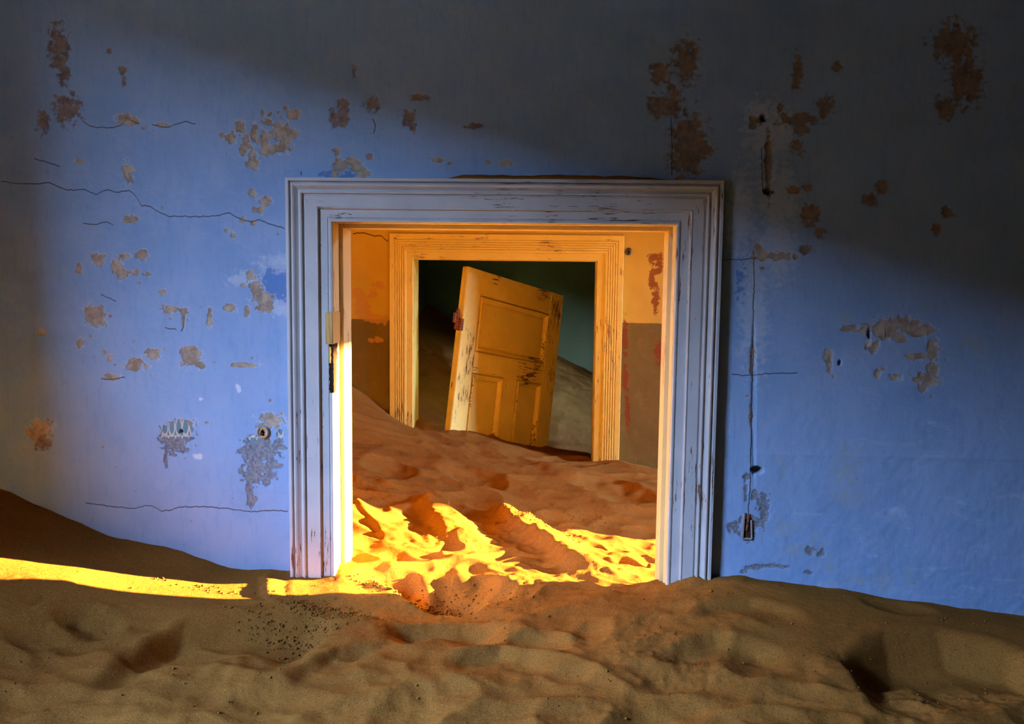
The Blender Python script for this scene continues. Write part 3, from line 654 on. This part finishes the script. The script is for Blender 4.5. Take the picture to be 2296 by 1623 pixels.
# ------------------------------------------------------------------ the rest of the house shell
def wall_with_opening(name, x0, x1, y0, y1, win, mat, label):
    """side wall (thin in x) from y0 to y1 with window openings (y0,y1,z0,z1)"""
    b = MB(); y = y0
    for wy0, wy1, wz0, wz1 in win:
        b.box(x0, x1, y, wy0, ZF, ZC); b.box(x0, x1, wy0, wy1, ZF, wz0); b.box(x0, x1, wy0, wy1, wz1, ZC); y = wy1
    b.box(x0, x1, y, y1, ZF, ZC)
    return b.build(name, mat, kind='structure', label=label)
YB = -1.6
wall_with_opening('wall_left', -XW - WT, -XW, YB, Y_WALL, [WIN_BLUE], M_LIME, 'side wall with the open window that lets in blue daylight')
wall_with_opening('wall_right', XE, XE + WT, YB, Y_WALL, [], M_INNER, 'plain side wall of the near room')
wall_with_opening('wall_passage_left', -XW - WT, -XW, Y_WALL, Y2_WALL, [], M_OCHRE_PLAIN, 'left end wall of the passage')
wall_with_opening('wall_passage_right', XE, XE + WT, Y_WALL, Y2_WALL, [WIN_SUN], M_OCHRE_PLAIN, 'right end wall of the passage with the sunlit window opening')
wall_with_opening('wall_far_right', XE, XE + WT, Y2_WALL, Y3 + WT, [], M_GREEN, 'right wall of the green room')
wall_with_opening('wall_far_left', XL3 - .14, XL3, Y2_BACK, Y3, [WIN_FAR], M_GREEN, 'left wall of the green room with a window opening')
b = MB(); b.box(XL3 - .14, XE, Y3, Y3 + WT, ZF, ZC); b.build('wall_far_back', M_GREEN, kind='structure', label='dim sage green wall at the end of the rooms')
b = MB(); b.box(-XW - WT, XE + WT, YB - WT, YB, ZF, ZC); b.build('wall_back', M_INNER, kind='structure', label='wall behind the viewer')
b = MB(); b.box(-XW - WT, XE + WT, YB - WT, Y_BACK, ZC, ZC + .2); b.box(XL3 - .14, XE + WT, Y2_BACK, Y3 + WT, ZC, ZC + .2); b.build('ceiling', M_CEIL, kind='structure', label='dark boarded ceiling of the two rooms')
b = MB(); b.box(-XW - WT, XE + WT, Y_BACK, Y2_BACK, ZC, ZC + .2); b.build('ceiling_passage', M_PALE, kind='structure', label='pale limewashed ceiling of the passage')
b = MB(); b.box(-XW - WT, XE + WT, YB - WT, Y3 + WT, ZF - .15, ZF); b.build('floor', M_DARKWOOD, kind='structure', label='wooden floor buried under the sand')

# unseen pitched roofing added over the house to shade the ground outside
v_, e_ = [], .45
for yy in (YB - WT - .3, Y3 + WT + .3): v_ += [(-XW - WT - e_, yy, ZC + .22), (.85, yy, ZC + 1.75), (XE + WT + e_, yy, ZC + .22), (.85, yy, ZC + 1.62)]
mesh = mesh_from('shade_roof', v_, [(0, 1, 5, 4), (1, 2, 6, 5), (0, 4, 7, 3), (3, 7, 6, 2), (0, 3, 2, 1), (4, 5, 6, 7)])
link('shade_roof', mesh, M_RUST, kind='structure', label='unseen low pitched sheet roofing added to shade the ground outside')

# unseen dark barrack added to block sky light from the upper blue wall
b = MB(); b.box(-12.0, -7.0, -34.0, 16.0, ZF, 2.35); b.build('barrack_sky_blocker', M_DARK, kind='structure', label='unseen long dark barrack added to block sky light from the near window')

# unseen porch slab added to block the sky above the low sun
b = MB(); b.box(XE + WT, 6.6, Y_BACK - 1.2, Y3 + WT, 1.26, 1.36); b.build('porch_sky_blocker', M_RUST, kind='structure', label='unseen flat porch slab added to cut sky light in the passage')

# desert outside: unseen dunes raised to block low sky light
def outside():
    xs = np.concatenate([np.linspace(-60, -12, 25), np.linspace(-11.5, -2.2, 40), np.linspace(3.84, 13.5, 30), np.linspace(14, 60, 20)])
    ys = np.linspace(-45, 50, 90); X, Y = np.meshgrid(xs, ys)
    H = -.95 + .25 * fbm(X * .15, Y * .15, 3, 8) + ss(-14, -30, X) * 3.0
    m = ss(2.3, 4.0, np.where(X > 0, X - 1.7, -X)); H = H * m + (-.98) * (1 - m)
    H = np.where(X > 2, np.minimum(H, -.95) + ss(7, 14, X) * 2.42, H)
    cxm = (xs[:-1] + xs[1:]) / 2; cym = (ys[:-1] + ys[1:]) / 2
    hole = ((cxm > -2.2) & (cxm < 3.84))[None, :] & (cym[:, None] < 200)
    return grid_mesh('desert_ground', np.stack([X, Y, H], -1), hole)
link('desert_ground', outside(), M_SAND, kind='structure', label='desert ground around the house with dunes added to block low sky')

# ------------------------------------------------------------------ the stranded door leaf
def door_leaf():
    o = np.array([-.480, 5.016, .021]); w = np.array([.551, .815, -.180]); w /= np.linalg.norm(w)
    d = np.array([-.088, -.158, -.983]); d -= w * np.dot(w, d); d /= np.linalg.norm(d); n = np.cross(w, d)
    W, H, T = .972, 1.72, .042
    root = link('panel_door', None, label='loose ochre three panel door leaning half buried in sand', category='door')
    root.matrix_world = Matrix(((w[0], n[0], -d[0], o[0]), (w[1], n[1], -d[1], o[1]), (w[2], n[2], -d[2], o[2] + CAMZ), (0, 0, 0, 1)))
    # local frame: x along the width, y through the thickness (away from the viewer), z up from the top edge
    def part(name, mat, parent=root, bevel=.003, boxes=(), vf=None, **kw):
        me = bpy.data.meshes.new(name); bm = bmesh.new()
        for x0, x1, y0, y1, v0, v1 in boxes:
            r = bmesh.ops.create_cube(bm, size=1.0)
            for q in r['verts']: q.co = Vector((x0 if q.co.x < 0 else x1, y0 if q.co.y < 0 else y1, -v1 if q.co.z < 0 else -v0))
        if vf:
            vs_ = [bm.verts.new(p) for p in vf[0]]
            for q in vf[1]: bm.faces.new([vs_[i] for i in q])
        if bevel: bmesh.ops.bevel(bm, geom=bm.edges[:], offset=bevel, segments=2, affect='EDGES', clamp_overlap=True)
        bmesh.ops.recalc_face_normals(bm, faces=bm.faces)
        bm.to_mesh(me); bm.free(); return link(name, me, mat, parent, **kw)
    U1, U2, V1, V2, V3, M1, M2 = .137, .836, .137, .458, .575, .437, .570
    part('stile', M_DOOR_V, boxes=[(0, U1, 0, T, 0, H)]); part('stile', M_DOOR_V, boxes=[(U2, W, 0, T, 0, H)])
    part('top_rail', M_DOOR_H, boxes=[(U1, U2, .0008, T - .001, 0, V1)]); part('lock_rail', M_DOOR_H, boxes=[(U1, U2, .0008, T - .001, V2, V3)])
    part('bottom_rail', M_DOOR_H, boxes=[(U1, U2, .0008, T - .001, H - .2, H)]); part('muntin', M_DOOR_V, boxes=[(M1, M2, .0008, T - .001, V3, H - .2)])
    def panel(a, b_, v0, v1):
        def ring(ix, y): return [(a + ix, y, -v0 - ix), (b_ - ix, y, -v0 - ix), (b_ - ix, y, -v1 + ix), (a + ix, y, -v1 + ix)]
        V = []; Fc = []
        prof = [(0, .036), (0, .024), (.036, .0235), (.0375, .019), (.050, .014)]
        for ix, y in prof: V += ring(ix, y)
        for k in range(len(prof) - 1):
            for j in range(4): Fc.append((k * 4 + j, k * 4 + (j + 1) % 4, k * 4 + 4 + (j + 1) % 4, k * 4 + 4 + j))
        e = (len(prof) - 1) * 4; Fc += [(e, e + 1, e + 2, e + 3), (3, 2, 1, 0)]
        p = part('panel', M_DOOR_P, bevel=0, vf=(V, Fc))
        V = []; Fc = []
        mp = [(.009, .0265), (.009, -.001), (.013, -.004), (.019, -.001), (.024, .009), (.031, .016), (.034, .0255)]
        for ix, y in mp: V += ring(ix, y)
        for k in range(len(mp) - 1):
            for j in range(4): Fc.append((k * 4 + j, k * 4 + (j + 1) % 4, k * 4 + 4 + (j + 1) % 4, k * 4 + 4 + j))
        part('panel_moulding', M_DOOR_H, p, bevel=0, vf=(V, Fc))
    panel(U1, U2, V1, V2); panel(U1, M1, V3, H - .2); panel(M2, U2, V3, H - .2)
    # rusted hinge still fixed to the long edge
    hv = .305
    me = bpy.data.meshes.new('hinge'); bm = bmesh.new()
    def cyl(cx, cy, v0, v1, r):
        q = bmesh.ops.create_cone(bm, cap_ends=True, segments=14, radius1=r, radius2=r, depth=v1 - v0); bmesh.ops.translate(bm, verts=q['verts'], vec=(cx, cy, -(v0 + v1) / 2))
    cyl(-.014, .026, hv - .052, hv - .016, .0125); cyl(-.014, .026, hv - .013, hv + .048, .0125); cyl(-.014, .026, hv - .066, hv - .052, .008)
    for bx in ((-.014, .010, -.002, .030, hv - .014, hv + .052), (-.044, -.014, .022, .032, hv - .040, hv + .012)):
        r = bmesh.ops.create_cube(bm, size=1.0)
        for q in r['verts']: q.co = Vector((bx[0] if q.co.x < 0 else bx[1], bx[2] if q.co.y < 0 else bx[3], -bx[5] if q.co.z < 0 else -bx[4]))
    bm.to_mesh(me); bm.free(); link('hinge', me, M_RUST, root, label='rusty hinge')
    return root
door_leaf()

# ------------------------------------------------------------------ small things on the walls
def torus_mesh(name, R, r, nu=28, nv=10, sx=1.0):
    v, f = [], []
    for i in range(nu):
        for j in range(nv):
            a, b_ = 2 * math.pi * i / nu, 2 * math.pi * j / nv
            v.append((sx * (R + r * math.cos(b_)) * math.cos(a), r * math.sin(b_), (R + r * math.cos(b_)) * math.sin(a)))
            f.append((i * nv + j, i * nv + (j + 1) % nv, ((i + 1) % nu) * nv + (j + 1) % nv, ((i + 1) % nu) * nv + j))
    me = bpy.data.meshes.new(name); me.from_pydata(v, [], f); me.update(); me.polygons.foreach_set('use_smooth', [True] * len(f)); return me
def disc_mesh(name, prof, seg=28):     # lathe about the y axis (out of the wall); prof: (radius, y)
    v, f = [], []
    for r, y in prof:
        for k in range(seg): v.append((r * math.cos(2 * math.pi * k / seg), y, r * math.sin(2 * math.pi * k / seg)))
    for i in range(len(prof) - 1):
        for k in range(seg): f.append((i * seg + k, i * seg + (k + 1) % seg, (i + 1) * seg + (k + 1) % seg, (i + 1) * seg + k))
    f += [tuple(range(seg)), tuple((len(prof) - 1) * seg + k for k in range(seg))[::-1]]
    me = bpy.data.meshes.new(name); me.from_pydata(v, [], f); me.update(); me.polygons.foreach_set('use_smooth', [True] * len(f)); return me
def empty_at(name, p, **kw):
    o = link(name, None, **kw); o.location = (p[0], p[1], p[2] + CAMZ); return o

p = on_y(1410, 563, Y2_WALL)
hk = empty_at('ring_hook', p, label='small iron ring hook on the ochre wall beside the inner door frame', category='hook')
link('rosette', disc_mesh('rosette', [(.018, .006), (.018, -.004), (.014, -.009), (.006, -.010)]), M_IRON, hk)
rg = link('ring', torus_mesh('ring', .013, .0042), M_IRON, hk); rg.location = (-.004, -.018, -.006)

p = on_y(590, 969, Y_WALL)
rs_ = empty_at('wall_rosette', p, label='broken round wooden switch mount on the blue wall near the door frame', category='switch mount')
link('backplate', disc_mesh('backplate', [(.019, .010), (.019, -.003), (.016, -.007), (.013, -.006), (.012, -.002), (.005, -.002)]), M_GREYWOOD, rs_)
k_ = link('rim', torus_mesh('rim', .0125, .0028, sx=.85), M_WOOD, rs_); k_.location = (.004, -.006, 0)
s_ = link('screw_stub', disc_mesh('screw_stub', [(.0036, .0), (.0036, -.010), (.002, -.012)], 10), M_RUST, rs_); s_.location = (-.003, 0, -.004)

# wooden box of an old cable chase, laid bare where the plaster broke away
c0, c1 = on_y(1662, 1208, Y_WALL), on_y(1690, 1150, Y_WALL)
cx_, cz_ = (c0[0] + c1[0]) / 2, (c0[2] + c1[2]) / 2; hw, hh = (c1[0] - c0[0]) / 2, (c1[2] - c0[2]) / 2
cb = empty_at('cable_box', (cx_, Y_WALL, cz_), label='splintered wooden cable box set in the blue wall low beside the frame', category='cable box')
def local_box(name, mat, parent, x0, x1, y0, y1, z0, z1, bevel=.001):
    me = bpy.data.meshes.new(name); bm = bmesh.new(); r = bmesh.ops.create_cube(bm, size=1.0)
    for q in r['verts']: q.co = Vector((x0 if q.co.x < 0 else x1, y0 if q.co.y < 0 else y1, z0 if q.co.z < 0 else z1))
    if bevel: bmesh.ops.bevel(bm, geom=bm.edges[:], offset=bevel, segments=1, affect='EDGES')
    bm.to_mesh(me); bm.free(); return link(name, me, mat, parent)
local_box('side_strip', M_GREYWOOD, cb, -hw, -hw * .55, -.005, .012, -hh * .92, hh).rotation_euler = (0, .05, 0)
local_box('side_strip', M_GREYWOOD, cb, hw * .55, hw * .82, -.004, .012, -hh, hh * .45).rotation_euler = (0, -.06, 0)
local_box('inner_lath', M_RUST, cb, -hw * .25, hw * .15, -.003, .012, -hh * .35, hh * .95).rotation_euler = (0, .10, 0)
local_box('back_board', M_DARKWOOD, cb, -hw * .75, hw * .75, .001, .014, -hh * .95, hh * .6)
local_box('cross_piece', M_GREYWOOD, cb, -hw * .9, hw * .8, -.0045, .012, -hh * 1.04, -hh * .90)

# crumbs of caked sand lying where the slope has slid
def crumbs():
    rs2 = np.random.RandomState(21); P = []
    for px, py, z, rx, ry, n in ((995, 1352, -.95, .15, .06, 520), (885, 1318, -.91, .09, .06, 320), (720, 1372, -.9, .12, .05, 420), (640, 1395, -.9, .12, .035, 220), (1010, 1330, -.93, .16, .10, 140),
                                 (1200, 1195, -.97, .16, .07, 160), (450, 1322, -.87, .14, .03, 60), (1330, 1150, -1.0, .2, .1, 120)):
        c = on_z(px, py, z); P.append(np.stack([c[0] + rx * .55 * rs2.randn(n), c[1] + ry * .55 * rs2.randn(n)], -1))
    P.append(np.stack([-1.3 + 2.6 * rs2.rand(260), 1.75 + .7 * rs2.rand(260)], -1))
    P = np.concatenate(P); P = P[(np.abs(P[:, 1] - 2.6) > .0)]
    keep = ~((P[:, 1] > 2.48) & ((P[:, 0] < -.61) | (P[:, 0] > .31))); P = P[keep]; n = len(P)
    R = .0016 + .0036 * rs2.rand(n) ** 2.2; Z = sand_h(P[:, 0], P[:, 1]) + R * .35
    D = np.array([(1, 0, 0), (-1, 0, 0), (0, 1, 0), (0, -1, 0), (0, 0, .8), (0, 0, -.8)], float)
    V = np.stack([P[:, 0], P[:, 1], Z], -1)[:, None, :] + R[:, None, None] * D[None] * (.65 + .7 * rs2.rand(n, 6, 1))
    T = np.array([(0, 2, 4), (2, 1, 4), (1, 3, 4), (3, 0, 4), (2, 0, 5), (1, 2, 5), (3, 1, 5), (0, 3, 5)])
    Fc = (T[None] + (np.arange(n) * 6)[:, None, None]).reshape(-1, 3)
    return mesh_from('sand_crumbs', V.reshape(-1, 3), Fc.tolist(), True)
link('sand_crumbs', crumbs(), M_SAND, label='loose crumbs of caked sand around the hollow in the doorway', category='sand crumbs', kind='stuff')

# straw sticking out of the sunlit sand
q = on_z(1005, 1166, -.94); zq = float(sand_h(np.array([[q[0]]]), np.array([[q[1]]]))[0, 0])
me = bpy.data.meshes.new('dry_straw'); vv = []; ff = []
for k, (dx, dz, r) in enumerate(((0, -.010, .0016), (.001, .006, .0015), (.003, .014, .0012), (.004, .022, .0006))):
    for j in range(6): vv.append((dx + r * math.cos(j * math.pi / 3), r * math.sin(j * math.pi / 3), dz))
    if k:
        for j in range(6): ff.append(((k - 1) * 6 + j, (k - 1) * 6 + (j + 1) % 6, k * 6 + (j + 1) % 6, k * 6 + j))
ff += [tuple(range(6))[::-1], tuple(range(18, 24))]
me.from_pydata(vv, [], ff); me.update()
st_ = link('dry_straw', me, M_WOOD, label='short dry straw sticking up from the sunlit sand in the doorway', category='straw'); st_.location = (q[0], q[1], zq + CAMZ)
